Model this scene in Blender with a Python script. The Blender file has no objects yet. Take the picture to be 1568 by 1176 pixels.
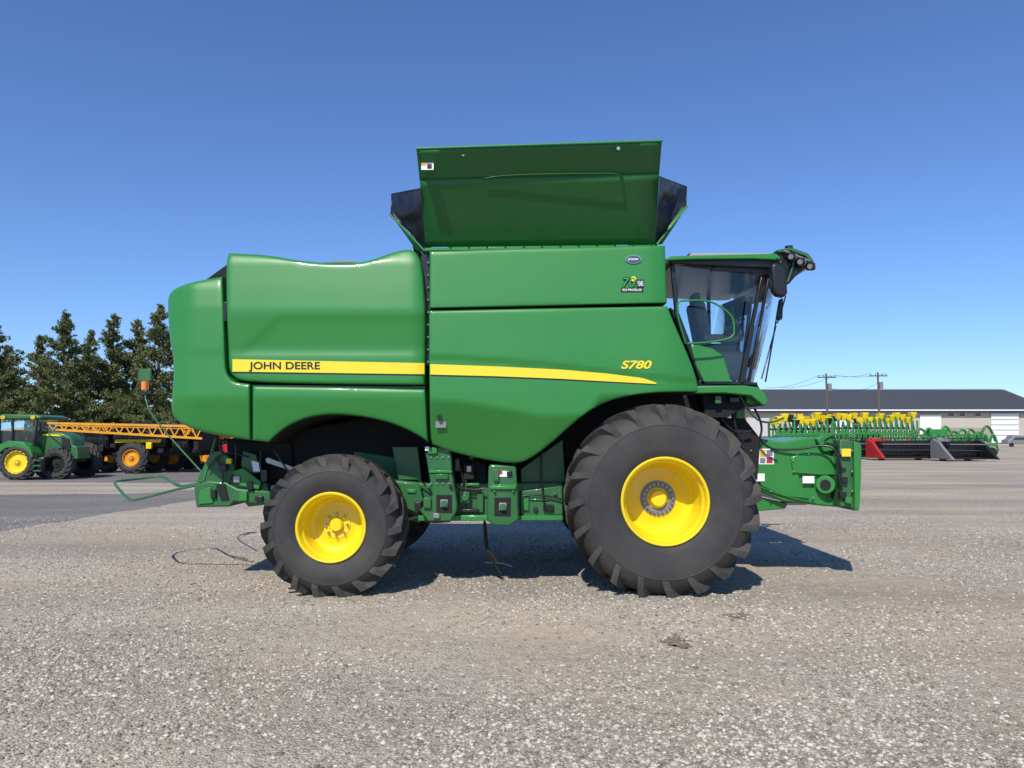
import bpy, bmesh, math, random
import numpy as np
from mathutils import Vector, Matrix
random.seed(7); rng=np.random.default_rng(7)
scene=bpy.context.scene
scene.view_settings.view_transform='Standard'
scene.view_settings.look='None'
scene.view_settings.exposure=0
COL=scene.collection
# ---------------------------------------------------------------- survey helpers
# side-elevation measurements (drawing units) -> metres at a given depth y
F=1132.0; CY=-8.0; CZ=1.72; PHI=math.atan(80/1132.0)
def P(u,v,y):
    a=(u-784)/F; b=(588-v)/F
    dy=math.cos(PHI)-b*math.sin(PHI); dz=math.sin(PHI)+b*math.cos(PHI)
    t=(y-CY)/dy
    return Vector((a*t,y,CZ+dz*t))
def G(u,v,z=0.0):
    a=(u-784)/F; b=(588-v)/F
    dy=math.cos(PHI)-b*math.sin(PHI); dz=math.sin(PHI)+b*math.cos(PHI)
    t=(z-CZ)/dz
    return Vector((a*t,CY+dy*t,z))
YC=1.8   # machine centre line
# ---------------------------------------------------------------- materials
def new_mat(n):
    m=bpy.data.materials.new(n); m.use_nodes=True
    return m,m.node_tree.nodes,m.node_tree.links,m.node_tree.nodes['Principled BSDF']
def mat(n,c,rough=0.5,metal=0.0,coat=0.0,var=0.12,vs=3.0,bump=0.0,bs=40,dust=0.0,spec=0.5):
    m,N,L,b=new_mat(n)
    tc=N.new('ShaderNodeTexCoord')
    no=N.new('ShaderNodeTexNoise'); no.inputs['Scale'].default_value=vs; no.inputs['Detail'].default_value=6
    L.new(tc.outputs['Object'],no.inputs['Vector'])
    mx=N.new('ShaderNodeMix'); mx.data_type='RGBA'
    mx.inputs[6].default_value=(c[0]*(1-var),c[1]*(1-var),c[2]*(1-var),1)
    mx.inputs[7].default_value=(min(1,c[0]*(1+var)),min(1,c[1]*(1+var)),min(1,c[2]*(1+var)),1)
    L.new(no.outputs['Fac'],mx.inputs[0])
    out=mx.outputs[2]
    if dust>0:
        n2=N.new('ShaderNodeTexNoise'); n2.inputs['Scale'].default_value=1.7; n2.inputs['Detail'].default_value=8; n2.inputs['Roughness'].default_value=.7
        L.new(tc.outputs['Object'],n2.inputs['Vector'])
        mr=N.new('ShaderNodeMapRange'); mr.inputs[1].default_value=.35; mr.inputs[2].default_value=.75; mr.inputs[4].default_value=dust
        L.new(n2.outputs['Fac'],mr.inputs[0])
        m2=N.new('ShaderNodeMix'); m2.data_type='RGBA'; m2.inputs[7].default_value=(.3,.27,.22,1)
        L.new(mr.outputs[0],m2.inputs[0]); L.new(out,m2.inputs[6]); out=m2.outputs[2]
    L.new(out,b.inputs['Base Color'])
    r=N.new('ShaderNodeMapRange'); r.inputs[3].default_value=rough*.85; r.inputs[4].default_value=min(1,rough*1.15)
    L.new(no.outputs['Fac'],r.inputs[0]); L.new(r.outputs[0],b.inputs['Roughness'])
    b.inputs['Metallic'].default_value=metal
    b.inputs['Coat Weight'].default_value=coat; b.inputs['Coat Roughness'].default_value=.08
    b.inputs['Specular IOR Level'].default_value=spec
    if bump>0:
        n3=N.new('ShaderNodeTexNoise'); n3.inputs['Scale'].default_value=bs; n3.inputs['Detail'].default_value=4
        L.new(tc.outputs['Object'],n3.inputs['Vector'])
        bp=N.new('ShaderNodeBump'); bp.inputs['Strength'].default_value=bump; bp.inputs['Distance'].default_value=.02
        L.new(n3.outputs['Fac'],bp.inputs['Height']); L.new(bp.outputs[0],b.inputs['Normal'])
    return m
GREEN=mat('green_paint',(.024,.205,.036),.42,0,.28,.03,1.2,0.03,2.0,dust=.03,spec=.4)
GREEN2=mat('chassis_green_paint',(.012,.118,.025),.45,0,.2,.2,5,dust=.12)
GREEN_SHADE=mat('tank_extension_shaded_green',(.014,.118,.024),.45,0,.15,.04,2,dust=.03,spec=.4)  # body green darkened: shade of the outward-leaning panels put into the colour
YEL=mat('yellow_paint',(.84,.62,.006),.38,0,.25,.04,4,dust=.05)
YELD=mat('yellow_decal',(.82,.63,.02),.4,0,.15,.02,4)
BLACK=mat('black_plastic',(.012,.012,.013),.35,0,.1,.1,5)
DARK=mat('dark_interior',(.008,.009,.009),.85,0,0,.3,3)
FABRIC=mat('black_tarp_fabric',(.012,.013,.019),.42,0,.05,.7,5,bump=1.0,bs=6,spec=.35)  # strong tone variation paints marbled reflections into the cloth colour
RUB=mat('tyre_rubber',(.031,.031,.032),.7,0,0,.15,6,bump=.15,bs=60,dust=.13,spec=.35)
RUBL=mat('tyre_lug_rubber',(.034,.033,.032),.8,0,0,.2,8,bump=.2,bs=50,dust=.26,spec=.25)
STEEL=mat('bare_steel',(.35,.35,.35),.4,.8,0,.2,20)
GREY=mat('grey_primer',(.22,.22,.22),.5,.2,0,.15,8)
WHITE=mat('white_label',(.78,.78,.76),.5,0,0,.03,8)
RED=mat('red_paint',(.45,.02,.02),.4,0,.3,.1,4)
ORANGE=mat('orange_yellow_paint',(.75,.33,.015),.45,0,.2,.08,4)
ORLENS=mat('amber_lens',(.8,.22,.01),.2,0,.5,.05,4)
SEAT=mat('seat_fabric',(.16,.16,.165),.9,0,0,.2,10)
TAN=mat('cab_trim',(.30,.30,.285),.7,0,0,.1,6)
ROOFM=mat('roof_metal',(.085,.088,.094),.6,.1,0,.05,.4)
WALLM=mat('siding',(.50,.49,.46),.7,0,0,.04,.6)
BEIGE=mat('beige_siding',(.46,.42,.35),.75,0,0,.06,.5)
DOORW=mat('white_door',(.75,.76,.77),.6,0,0,.03,.5)
WIN=mat('window_glass',(.03,.04,.05),.08,0,.3,.1,1)
WOOD=mat('weathered_wood',(.12,.095,.075),.9,0,0,.25,3)
def glass_mat():
    m,N,L,b=new_mat('cab_glass'); N.remove(b)
    o=N['Material Output']; t=N.new('ShaderNodeBsdfTransparent'); t.inputs[0].default_value=(.88,.95,.93,1)
    g=N.new('ShaderNodeBsdfGlossy'); g.inputs['Roughness'].default_value=.02; g.inputs[0].default_value=(.9,.95,1,1)
    fr=N.new('ShaderNodeFresnel'); fr.inputs[0].default_value=1.6
    ms=N.new('ShaderNodeMixShader'); L.new(fr.outputs[0],ms.inputs[0]); L.new(t.outputs[0],ms.inputs[1]); L.new(g.outputs[0],ms.inputs[2])
    L.new(ms.outputs[0],o.inputs[0]); return m
GLASS=glass_mat()
# ---------------------------------------------------------------- object helpers
def parent_empty(name,loc=(0,0,0)):
    e=bpy.data.objects.new(name,None); e.empty_display_size=.3; e.location=loc; COL.objects.link(e); return e
def attach(o,par):
    if par is not None:
        o.parent=par; o.matrix_parent_inverse=Matrix.Translation(par.location).inverted()
def mesh_obj(name,bm,m,par,smooth=True,ang=35,recalc=True):
    me=bpy.data.meshes.new(name)
    if recalc: bmesh.ops.recalc_face_normals(bm,faces=bm.faces[:])
    bm.to_mesh(me); bm.free()
    if smooth:
        me.polygons.foreach_set('use_smooth',[True]*len(me.polygons)); me.set_sharp_from_angle(angle=math.radians(ang))
    for mm in (m if isinstance(m,(list,tuple)) else [m]): me.materials.append(mm)
    o=bpy.data.objects.new(name,me); COL.objects.link(o); attach(o,par); return o
def bevel(o,w,seg=2):
    b=o.modifiers.new('b','BEVEL'); b.width=w; b.segments=seg; b.limit_method='ANGLE'; b.angle_limit=math.radians(40)
def prism(name,pts,y0,y1,m,par,bv=.012):
    bm=bmesh.new()
    A=[P(u,v,y0) for u,v in pts]
    a=[bm.verts.new(p) for p in A]; b=[bm.verts.new((p.x,y1,p.z)) for p in A]
    n=len(a); bm.faces.new(a); bm.faces.new(b[::-1])
    for i in range(n): bm.faces.new((a[i],b[i],b[(i+1)%n],a[(i+1)%n]))
    o=mesh_obj(name,bm,m,par,True,40)
    if bv: bevel(o,bv)
    return o
def box(name,c,s,m,par,bv=.01,rot=None):
    bm=bmesh.new(); bmesh.ops.create_cube(bm,size=1)
    for v in bm.verts: v.co=Vector((v.co.x*s[0],v.co.y*s[1],v.co.z*s[2]))
    if rot is not None: bmesh.ops.rotate(bm,verts=bm.verts,cent=(0,0,0),matrix=rot)
    for v in bm.verts: v.co+=Vector(c)
    o=mesh_obj(name,bm,m,par,True,40)
    if bv: bevel(o,bv)
    return o
def cyl(name,p,q,r,m,par,seg=20,r2=None,bv=0):
    p=Vector(p);q=Vector(q); d=q-p; bm=bmesh.new()
    bmesh.ops.create_cone(bm,cap_ends=True,segments=seg,radius1=r,radius2=r if r2 is None else r2,depth=d.length)
    M=Matrix.Translation((p+q)/2)@d.to_track_quat('Z','Y').to_matrix().to_4x4()
    bmesh.ops.transform(bm,matrix=M,verts=bm.verts)
    o=mesh_obj(name,bm,m,par,True,40)
    if bv: bevel(o,bv)
    return o
def tube(name,pts,r,m,par,cyc=False,smooth=True):
    cu=bpy.data.curves.new(name,'CURVE'); cu.dimensions='3D'; cu.bevel_depth=r; cu.bevel_resolution=2; cu.use_fill_caps=True
    if smooth and len(pts)>2:
        s=cu.splines.new('NURBS'); s.points.add(len(pts)-1); s.order_u=3; s.use_endpoint_u=not cyc
    else:
        s=cu.splines.new('POLY'); s.points.add(len(pts)-1)
    for i,p in enumerate(pts): s.points[i].co=(*p,1)
    s.use_cyclic_u=cyc
    cu.materials.append(m)
    o=bpy.data.objects.new(name,cu); COL.objects.link(o); attach(o,par); return o
def chaikin(pts,it=2):
    pts=[Vector((p[0],p[1])) for p in pts]
    for _ in range(it):
        out=[];n=len(pts)
        for i in range(n):
            a,b,c=pts[i-1],pts[i],pts[(i+1)%n]
            d1=(b-a);d2=(c-b)
            if d1.length<.5 or d2.length<.5: out.append(b); continue
            ang=d1.angle(d2)
            if ang>math.radians(48): out.append(b)
            else:
                out.append(b.lerp(a,.25)); out.append(b.lerp(c,.25))
        pts=out
    return pts
def sstep(a,b,x):
    t=min(1,max(0,(x-a)/(b-a))); return t*t*(3-2*t)
def lerp_tab(tab,x):
    if x<=tab[0][0]: return tab[0][1]
    for (a,fa),(b,fb) in zip(tab,tab[1:]):
        if x<=b: return fa+(fb-fa)*(x-a)/(b-a)
    return tab[-1][1]
def panel(name,pts,f,par,m=None,rr=4,step=5,smooth_it=2):
    m=m or GREEN
    o2=chaikin(pts,smooth_it) if smooth_it else [Vector(p) for p in pts]
    bm=bmesh.new(); vs=[bm.verts.new((p.x,p.y,0)) for p in o2]; fc=bm.faces.new(vs)
    for th in (rr*.15,rr*.25,rr*.35): bmesh.ops.inset_region(bm,faces=[fc],thickness=th,use_even_offset=True,use_boundary=True)
    us=[p.x for p in o2]; vv=[p.y for p in o2]
    for lo,hi,ax in ((min(us),max(us),0),(min(vv),max(vv),1)):
        k=lo+step
        while k<hi-1:
            co=(k,0,0) if ax==0 else (0,k,0); no=(1,0,0) if ax==0 else (0,1,0)
            g=bm.verts[:]+bm.edges[:]+bm.faces[:]
            bmesh.ops.bisect_plane(bm,geom=g,dist=1e-4,plane_co=co,plane_no=no)
            k+=step
    Q=np.array([[p.x,p.y] for p in o2]); Q2=np.roll(Q,-1,0); E=Q2-Q; L2=(E**2).sum(1)+1e-9
    for v in bm.verts:
        p=np.array([v.co.x,v.co.y]); t=np.clip(((p-Q)*E).sum(1)/L2,0,1)
        d=np.sqrt((((Q+E*t[:,None])-p)**2).sum(1)).min()
        y=f(v.co.x,v.co.y)
        if d<rr:
            k=1-d/rr; y+=(rr/141.)*(1-math.sqrt(max(0,1-k*k)))
        w=P(v.co.x,v.co.y,y); v.co=(w.x,w.y-YC,w.z)
    be=[e for e in bm.edges if e.is_boundary]
    r=bmesh.ops.extrude_edge_only(bm,edges=be)
    ext=[g for g in r['geom'] if isinstance(g,bmesh.types.BMFace)]
    for g in r['geom']:
        if isinstance(g,bmesh.types.BMVert): g.co.y=0
    bmesh.ops.recalc_face_normals(bm,faces=bm.faces[:])
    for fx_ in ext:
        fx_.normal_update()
        if fx_.normal.z<-.2: fx_.material_index=1  # down-facing walls coloured dark, painting the shade under the wheel arches
    o=mesh_obj(name,bm,[m,DARK],None,True,32)
    o.location.y=YC
    mi=o.modifiers.new('mirror','MIRROR'); mi.use_axis=(False,True,False)
    o.parent=par; o.matrix_parent_inverse=Matrix.Translation(par.location).inverted()
    return o
def strip(name,top,bot,f,m,par,u0,u1,n=60,off=.004):
    bm=bmesh.new(); pr=None
    for i in range(n+1):
        u=u0+(u1-u0)*i/n; a=lerp_tab(top,u); b=lerp_tab(bot,u)
        row=[bm.verts.new(P(u,a+(b-a)*k/3,f(u,a+(b-a)*k/3)-off)) for k in range(4)]
        if pr:
            for k in range(3): bm.faces.new((pr[k],pr[k+1],row[k+1],row[k]))
        pr=row
    return mesh_obj(name,bm,m,par,True,60)
def text(name,s,u0,v0,u1,v1,y,m,par,shear=0,off=.02):
    cu=bpy.data.curves.new(name+'_c','FONT'); cu.body=s; cu.size=1; cu.offset=off; cu.shear=shear
    t=bpy.data.objects.new(name+'_t',cu); COL.objects.link(t)
    bpy.context.view_layer.update()
    me=bpy.data.meshes.new_from_object(t.evaluated_get(bpy.context.evaluated_depsgraph_get()))
    bpy.data.objects.remove(t)
    co=np.array([v.co[:] for v in me.vertices]); mn=co.min(0); mxx=co.max(0)
    for v in me.vertices:
        a=(v.co.x-mn[0])/(mxx[0]-mn[0]); b=(v.co.y-mn[1])/(mxx[1]-mn[1])
        v.co=P(u0+(u1-u0)*a,v1+(v0-v1)*b,y if not callable(y) else y(u0+(u1-u0)*a,v1+(v0-v1)*b))
    me.materials.clear(); me.materials.append(m)
    o=bpy.data.objects.new(name,me); COL.objects.link(o); attach(o,par); return o
def decal(name,u0,v0,u1,v1,y,m,par):
    return prism(name,[(u0,v0),(u1,v0),(u1,v1),(u0,v1)],y,y+.003,m,par,0)
def revolve(name,prof,c,s,m,par,seg=96,flat=None,ang=35,close=False):
    bm=bmesh.new(); rows=[]
    for (r,y) in prof:
        if r<1e-5: rows.append([bm.verts.new((c[0],c[1]+s*y,c[2]))]*seg); continue
        rows.append([bm.verts.new((c[0]+r*math.cos(2*math.pi*i/seg),c[1]+s*y,c[2]+r*math.sin(2*math.pi*i/seg))) for i in range(seg)])
    for a,b in zip(rows,rows[1:]):
        for i in range(seg):
            j=(i+1)%seg; q=[]
            for v in (a[i],a[j],b[j],b[i]):
                if v not in q: q.append(v)
            if len(q)>2: bm.faces.new(q)
    if flat is not None:
        for v in bm.verts:
            if v.co.z<flat: v.co.z=flat
    return mesh_obj(name,bm,m,par,True,ang)
def wheel(par,pre,x,y,z,R,rim,W,n,s=1,dish=.4,hubr=.2,yel=None,rubber=RUB,seg=96,bolts=10,lug=.065):
    yel=yel or YEL
    Rc=R-lug; h=Rc-rim; c=(x,y,z)
    half=[(rim-.02,.085),(rim+.01,.05),(rim+.03,.045),(rim+.045,.032),(rim+.1*h+.04,.022),(rim+.32*h,.006),(rim+.5*h,0),(rim+.66*h,.008),(rim+.67*h,.004),(rim+.70*h,.012),(rim+.84*h,.04),(rim+.93*h,.085),(Rc,.15),(Rc+.008,W*.33)]
    prof=half+[(Rc+.012,W/2)]+[(r,W-yy) for r,yy in half[::-1]]
    revolve(pre+'tyre',prof,c,s,rubber,par,seg,flat=.0)
    bm=bmesh.new(); da=2*math.pi/n
    path=[(W*.53,Rc-.03,W*.53,R,0),(W*.36,Rc-.03,W*.36,R-.003,.09),(W*.2,Rc-.035,W*.185,R-.008,.19),(.085,Rc-.06,.045,R-.024,.27),(.055,Rc-.12,.016,Rc-.060,.31),(.045,Rc-.2,.012,Rc-.15,.34),(.03,Rc-.24,.02,Rc-.22,.35)]
    for side in (0,1):
        for i in range(n):
            a0=i*da+(da/2 if side else 0); pr=None
            for (yb,rb,yt,rt,da2) in path:
                A=a0-da2*(1.0/R)*1.05; wb=.058/R; wt=.040/R
                if side: yb,yt=W-yb,W-yt
                row=[]
                for (aa,rr,yy) in ((A-wb,rb,yb),(A-wt,rt,yt),(A+wt,rt,yt),(A+wb,rb,yb)):
                    row.append(bm.verts.new((x+rr*math.cos(aa),y+s*yy,max(.0,z+rr*math.sin(aa)))))
                if pr:
                    for k in range(4): bm.faces.new((pr[k],pr[(k+1)%4],row[(k+1)%4],row[k]))
                else: bm.faces.new(row)
                pr=row
            bm.faces.new(pr[::-1])
    mesh_obj(pre+'tread_lugs',bm,RUBL if rubber is RUB else rubber,par,False)
    rp=[(rim-.02,.10),(rim+.012,.05),(rim+.014,.035),(rim+.004,.026),(rim-.012,.030),(rim-.022,.05),(rim-.028,.10),(rim-.05,.13),(rim-.055,dish*.6),(rim-.075,dish*.9),(rim-.12,dish),(hubr+.05,dish),(hubr+.03,dish-.01),(hubr*.5,dish-.01),(0,dish-.01)]
    revolve(pre+'rim',rp,c,s,yel,par,72,ang=28)
    if bolts:
        ringm=GREY
        revolve(pre+'hub_ring',[(hubr,dish-.008),(hubr,dish-.022),(hubr*.62,dish-.022),(hubr*.60,dish-.008)],c,s,ringm if hubr>.17 else yel,par,48)
        revolve(pre+'hub_cap',[(hubr*.5,dish-.01),(hubr*.48,dish-.06),(hubr*.40,dish-.08),(0,dish-.08)],c,s,yel,par,32)
        bm=bmesh.new()
        for k in range(bolts):
            a=2*math.pi*k/bolts
            r=bmesh.ops.create_cone(bm,cap_ends=True,segments=6,radius1=.016,radius2=.014,depth=.04)
            M=Matrix.Translation((x+hubr*.81*math.cos(a),y+s*(dish-.04),z+hubr*.81*math.sin(a)))@Matrix.Rotation(math.pi/2,4,'X')
            bmesh.ops.transform(bm,matrix=M,verts=r['verts'])
        mesh_obj(pre+'wheel_bolts',bm,STEEL,par,False)

# ================================================================ COMBINE
C=parent_empty('combine_harvester',(0,YC,0))
# ---- side shells
def fA(u,v):
    y=lerp_tab([(424,.27),(440,.23),(470,.19),(535,.160),(545,.165),(605,.14),(612,.145),(675,.25)],v)
    k=max(0,(300-u)/44); return y+.16*k*k
panel('rear_hood',[(257,466),(258,454),(263,446),(274,439),(292,433),(315,428),(341,424),(343,470),(345,555),(348,574),(358,585),(383,588),(384,674),(340,668),(305,660),(280,650),(267,640),(262,628),(264,605),(266,580),(266,550),(263,535),(259,510)],fA,C,rr=5)
def fB(u,v):
    y=lerp_tab([(385,.28),(400,.235),(440,.19),(474,.155),(482,.155),(538,.200),(548,.188),(592,.18)],v)
    y+=.05*max(0,(u-628)/26)**2
    ridge=476+ (0 if u>430 else (430-u)*.9)
    y+=.012*sstep(0,20,v-ridge)*(1-sstep(530,545,v))
    return y
panel('engine_side_panel',[(347,396),(351,388),(400,390),(430,394),(455,399),(500,403),(545,403),(570,398),(600,387),(620,382),(632,383),(641,391),(647,410),(651,460),(653,500),(652,540),(651,590),(480,588),(374,585),(358,578),(351,567),(350,540),(347,470)],fB,C,rr=5)
def fC(u,v): return lerp_tab([(588,.15),(605,.135),(612,.14),(678,.25)],v)
panel('rear_fender_panel',[(387,591),(520,593),(651,596),(655,677),(648,671),(620,656),(590,645),(550,637),(510,634),(475,638),(447,649),(429,661),(412,677),(387,674)],fC,C,rr=4)
def fD(u,v): return lerp_tab([(375,.23),(472,.17)],v)+.08*max(0,(u-990)/30)**2*.5
panel('tank_side_panel',[(658,385),(800,381),(1018,376),(1021,464),(840,468),(658,472)],fD,C,rr=3,smooth_it=0)
CR=[(657,544),(750,549),(860,559),(960,571),(1070,582)]
LC=[(657,612),(700,615),(760,624),(830,637),(900,636),(920,605),(1000,603),(1070,600)]
def fE(u,v):
    c=lerp_tab(CR,u); y=lerp_tab([(470,.155),(545,.115),(600,.10)],v)
    y+=.018*sstep(c-1,c+4,v)
    l=lerp_tab(LC,u)
    if v>l: y+=(v-l)*.0032
    return y+.10*max(0,(u-1010)/60)**2
panel('front_side_panel',[(657,476),(800,473),(1022,469),(1030,490),(1045,525),(1060,560),(1067,584),(1069,600),(1040,600),(1000,601),(962,606),(928,615),(897,632),(868,657),(845,678),(820,697),(797,710),(760,707),(715,698),(680,688),(662,680),(658,665)],fE,C,rr=3)
prism('hull_core',[(352,402),(640,402),(660,395),(1008,395),(1010,470),(1045,590),(905,610),(790,690),(660,665),(640,640),(540,622),(420,645),(300,640),(285,450)],.45,2*YC-.45,DARK,C,0)
prism('panel_gasket',[(644,392),(660,388),(661,560),(650,560)],.33,.5,BLACK,C,.005)
prism('hood_hinge',[(341,462),(347,462),(347,492),(341,492)],.20,.3,BLACK,C,.004)
for i in range(9): cyl('gasket_stud_%d'%i,P(655.5,402+i*19,.27),P(655.5,402+i*19,.4),.012,GREY,C,8)
strip('stripe_rear',[(356,550),(650,556)],[(356,569),(650,573)],fB,YELD,C,356,650)
strip('stripe_rear_edge',[(356,569.5),(650,573.3)],[(356,571),(650,575)],fB,BLACK,C,356,650)
strip('stripe_front',[(659,557.5),(760,561),(860,566),(930,572),(985,579),(1005,586)],[(659,573.5),(760,576),(860,580),(930,584),(1005,588)],fE,YELD,C,659,1005)
strip('stripe_front_edge',[(659,574),(760,576.5),(860,580.5),(1005,588.3)],[(659,575.5),(760,578),(860,582),(1005,589.2)],fE,BLACK,C,659,1005)
text('brand_lettering','JOHN DEERE',381,554,490,569,lambda u,v:fB(u,v)-.008,BLACK,C,off=.018)
text('model_lettering','S780',951,552,998,565,lambda u,v:fE(u,v)-.008,YELD,C,shear=.25,off=.03)
strip('trim_line',[(385,589.2),(651,592)],[(385,590.8),(651,594.5)],lambda u,v:.22,BLACK,C,385,651,20,0)
def ell(name,u,v,a,b,y,m):
    prism(name,[(u+a*math.cos(t*math.pi/14),v+b*math.sin(t*math.pi/14)) for t in range(28)],y,y+.006,m,C,0)
ell('oval_badge_rim',970,397,12.5,6.8,.200,STEEL); ell('oval_badge',970,397,11,5.4,.196,mat('badge_blue',(.05,.10,.12),.3)); text('badge_text','premier',962,394.5,978,399.5,.193,WHITE,C)
decal('anniversary_badge',951,441,985,446.5,.176,BLACK,C); text('badge_line','SELF-PROPELLED',953,442,983,445.5,.173,WHITE,C)
text('badge_numerals','70',952,424,974,441,.178,BLACK,C,shear=.2,off=.04); text('badge_numerals_fill','70',953,425,973,440,.175,mat('badge_green',(.03,.3,.05),.4),C,shear=.2,off=.0)
decal('badge_box',975,428,986,440,.180,BLACK,C); ell('badge_dot',970,427,4,4,.177,YELD)
text('badge_years','YEARS',976,430,985,438,.177,WHITE,C)
decal('small_badge',667,645,683,655,.22,GREY,C)
cyl('round_badge',P(673,639,.17),P(673,639,.24),.026,BLACK,C,24)
prism('deck_vent',[(500,404),(510,398.5),(542,398.5),(550,404)],1.0,1.7,GREY,C,.005)
# --- grain tank extension
def sheet(name,q,m,par,th=.02,n=10,bend=0):
    bm=bmesh.new(); g=[[None]*(n+1) for _ in range(n+1)]
    a,b,c,d=[Vector(x) for x in q]
    nn=(b-a).cross(d-a).normalized()
    for i in range(n+1):
        for j in range(n+1):
            s,t=i/n,j/n; p=(a*(1-s)+b*s)*(1-t)+(d*(1-s)+c*s)*t
            if bend: p=p+nn*bend*math.sin(s*math.pi)*math.sin(t*math.pi)
            g[i][j]=bm.verts.new(p)
    for i in range(n):
        for j in range(n): bm.faces.new((g[i][j],g[i+1][j],g[i+1][j+1],g[i][j+1]))
    o=mesh_obj(name,bm,m,par,True,40); so=o.modifiers.new('s','SOLIDIFY'); so.thickness=th; so.offset=0
    return o
def mir(p): return Vector((p.x,2*YC-p.y,p.z))
yb,yt=.56,-.16
nb0,nb1=P(652,378,yb),P(1003,374,yb); nt0,nt1=P(638,230,yt),P(1013,218,yt)
nk0,nk1=nb0.lerp(nt0,.72),nb1.lerp(nt1,.72)
nk0.y+=.03; nk1.y+=.03
sheet('tank_extension_near',[nb0,nb1,nk1,nk0],GREEN_SHADE,C,.02)
sheet('tank_extension_near_top',[nk0,nk1,nt1,nt0],GREEN_SHADE,C,.02)
sheet('tank_extension_far',[mir(nb0),mir(nb1),mir(nt1),mir(nt0)],GREEN_SHADE,C,.02)
lip0,lip1=P(637,227.5,yt-.015),P(1014.5,215.5,yt-.015)
for nm,f2 in (('extension_lip_near',lambda p:p),('extension_lip_far',mir)):
    a,b=f2(lip0),f2(lip1); cyl(nm,a,b,.014,GREEN,C,10)
def on(u,v,o=.02):
    t=(377-v)/(377-225.); return P(u,v,yb+(yt-yb)*t-o)
tube('extension_rib',[on(742,273),on(756,270),on(800,267),on(850,266),on(920,265.5),on(948,266),on(955,272)],.005,GREEN_SHADE,C)
prism('extension_rail',[(650,379.5),(1003,375),(1003,378.5),(650,384)],.26,.62,GREEN,C,.004)
for i in range(12):
    u=690+i*28; cyl('rail_bolt_%d'%i,P(u,379-(u-690)*.013,.25),P(u,379-(u-690)*.013,.28),.010,BLACK,C,8)
for u,v in ((709,236),(947,227)): q=on(u,v,.02); cyl('extension_screw_%d'%u,q,q+Vector((0,.05,0)),.02,STEEL,C,12)
decal('warning_label',645,247,664,260,on(650,250).y-.01,WHITE,C); decal('warning_label_bar',645,247,652,253,on(650,250).y-.014,ORANGE,C); decal('warning_label_art',654,251,661,258,on(650,250).y-.014,BLACK,C)
fb0=P(1006,374,.6); ft0=P(1051,286,.95); fm0=P(1050,318,.66)
rb0=P(648,385,.6); rt0=P(600,297,.95); rm0=P(599,330,.66)
sheet('tank_extension_front',[fb0,mir(fb0),mir(ft0),ft0],GREEN_SHADE,C,.02)
sheet('tank_extension_rear',[rb0,mir(rb0),mir(rt0),rt0],GREEN_SHADE,C,.02)
def tri_fan(name,pts,m):
    bm=bmesh.new(); n=14; g=[[None]*(n+1) for _ in range(n+1)]; a,b,c,d=pts
    nn=(b-a).cross(d-a).normalized()
    for i in range(n+1):
        for j in range(n+1):
            s,t=i/n,j/n; p=(a*(1-s)+b*s)*(1-t)+(d*(1-s)+c*s)*t
            e=math.sin(s*math.pi)*math.sin(t*math.pi)
            p=p+nn*e*(.05+.022*math.sin(s*11+t*5)+.016*math.sin(t*17-s*6))
            g[i][j]=bm.verts.new(p)
    for i in range(n):
        for j in range(n): bm.faces.new((g[i][j],g[i+1][j],g[i+1][j+1],g[i][j+1]))
    return mesh_obj(name,bm,m,C,True,60)
nm1=nb1.lerp(nt1,.68); nm0=nb0.lerp(nt0,.62)
for f2,s in ((lambda p:p,'near'),(mir,'far')):
    tri_fan('fabric_corner_front_'+s,[f2(x) for x in (nb1,nm1,ft0,fm0)],FABRIC)
    tri_fan('fabric_corner_rear_'+s,[f2(x) for x in (nb0,nm0,rt0,rm0)],FABRIC)
    tube('fabric_edge_front_'+s,[f2(nm1),f2(ft0),f2(fm0)],.009,BLACK,C,smooth=False)
    tube('fabric_edge_rear_'+s,[f2(nm0),f2(rt0),f2(rm0)],.009,BLACK,C,smooth=False)
    tube('corner_strut_front_'+s,[f2(P(1006,374,.54)),f2(P(1053,315,.6))],.011,GREEN,C)
    tube('corner_strut_rear_'+s,[f2(P(650,384,.54)),f2(P(597,328,.6))],.011,GREEN,C)
    sheet('corner_gusset_front_'+s,[f2(P(1004,374,.56)),f2(P(1014,374,.56)),f2(P(1052,316,.62)),f2(P(1044,318,.60))],GREEN_SHADE,C,.01,2)
    sheet('corner_gusset_rear_'+s,[f2(P(652,384,.56)),f2(P(638,384,.56)),f2(P(598,328,.62)),f2(P(606,335,.60))],GREEN_SHADE,C,.01,2)
# ---- cab
cn,cf=.78,2*YC-.78
def cabpoly(name,pts,y0,y1,m,bv=.01): return prism(name,pts,y0,y1,m,C,bv)
cabpoly('cab_roof',[(1018,396),(1028,392),(1100,390),(1188,388),(1194,392),(1196,398),(1150,396),(1060,397),(1018,399)],cn-.12,cf+.12,GREEN,.02)
cabpoly('cab_roof_fascia',[(1022,399),(1060,398),(1150,397),(1196,399),(1198,409),(1180,410),(1130,408),(1085,406),(1050,404),(1028,404)],cn-.06,cf+.06,BLACK,.015)
cabpoly('cab_visor',[(1188,383),(1210,379),(1236,387),(1246,398),(1246,408),(1232,412),(1218,424),(1208,436),(1204,430),(1200,412),(1190,405)],cn+.02,cf-.02,BLACK,.03)
cabpoly('cab_visor_top',[(1190,382),(1212,378.5),(1238,388),(1247,400),(1243,402),(1233,392),(1210,384),(1192,387)],cn-.02,cf+.02,GREEN2,.01)
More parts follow.
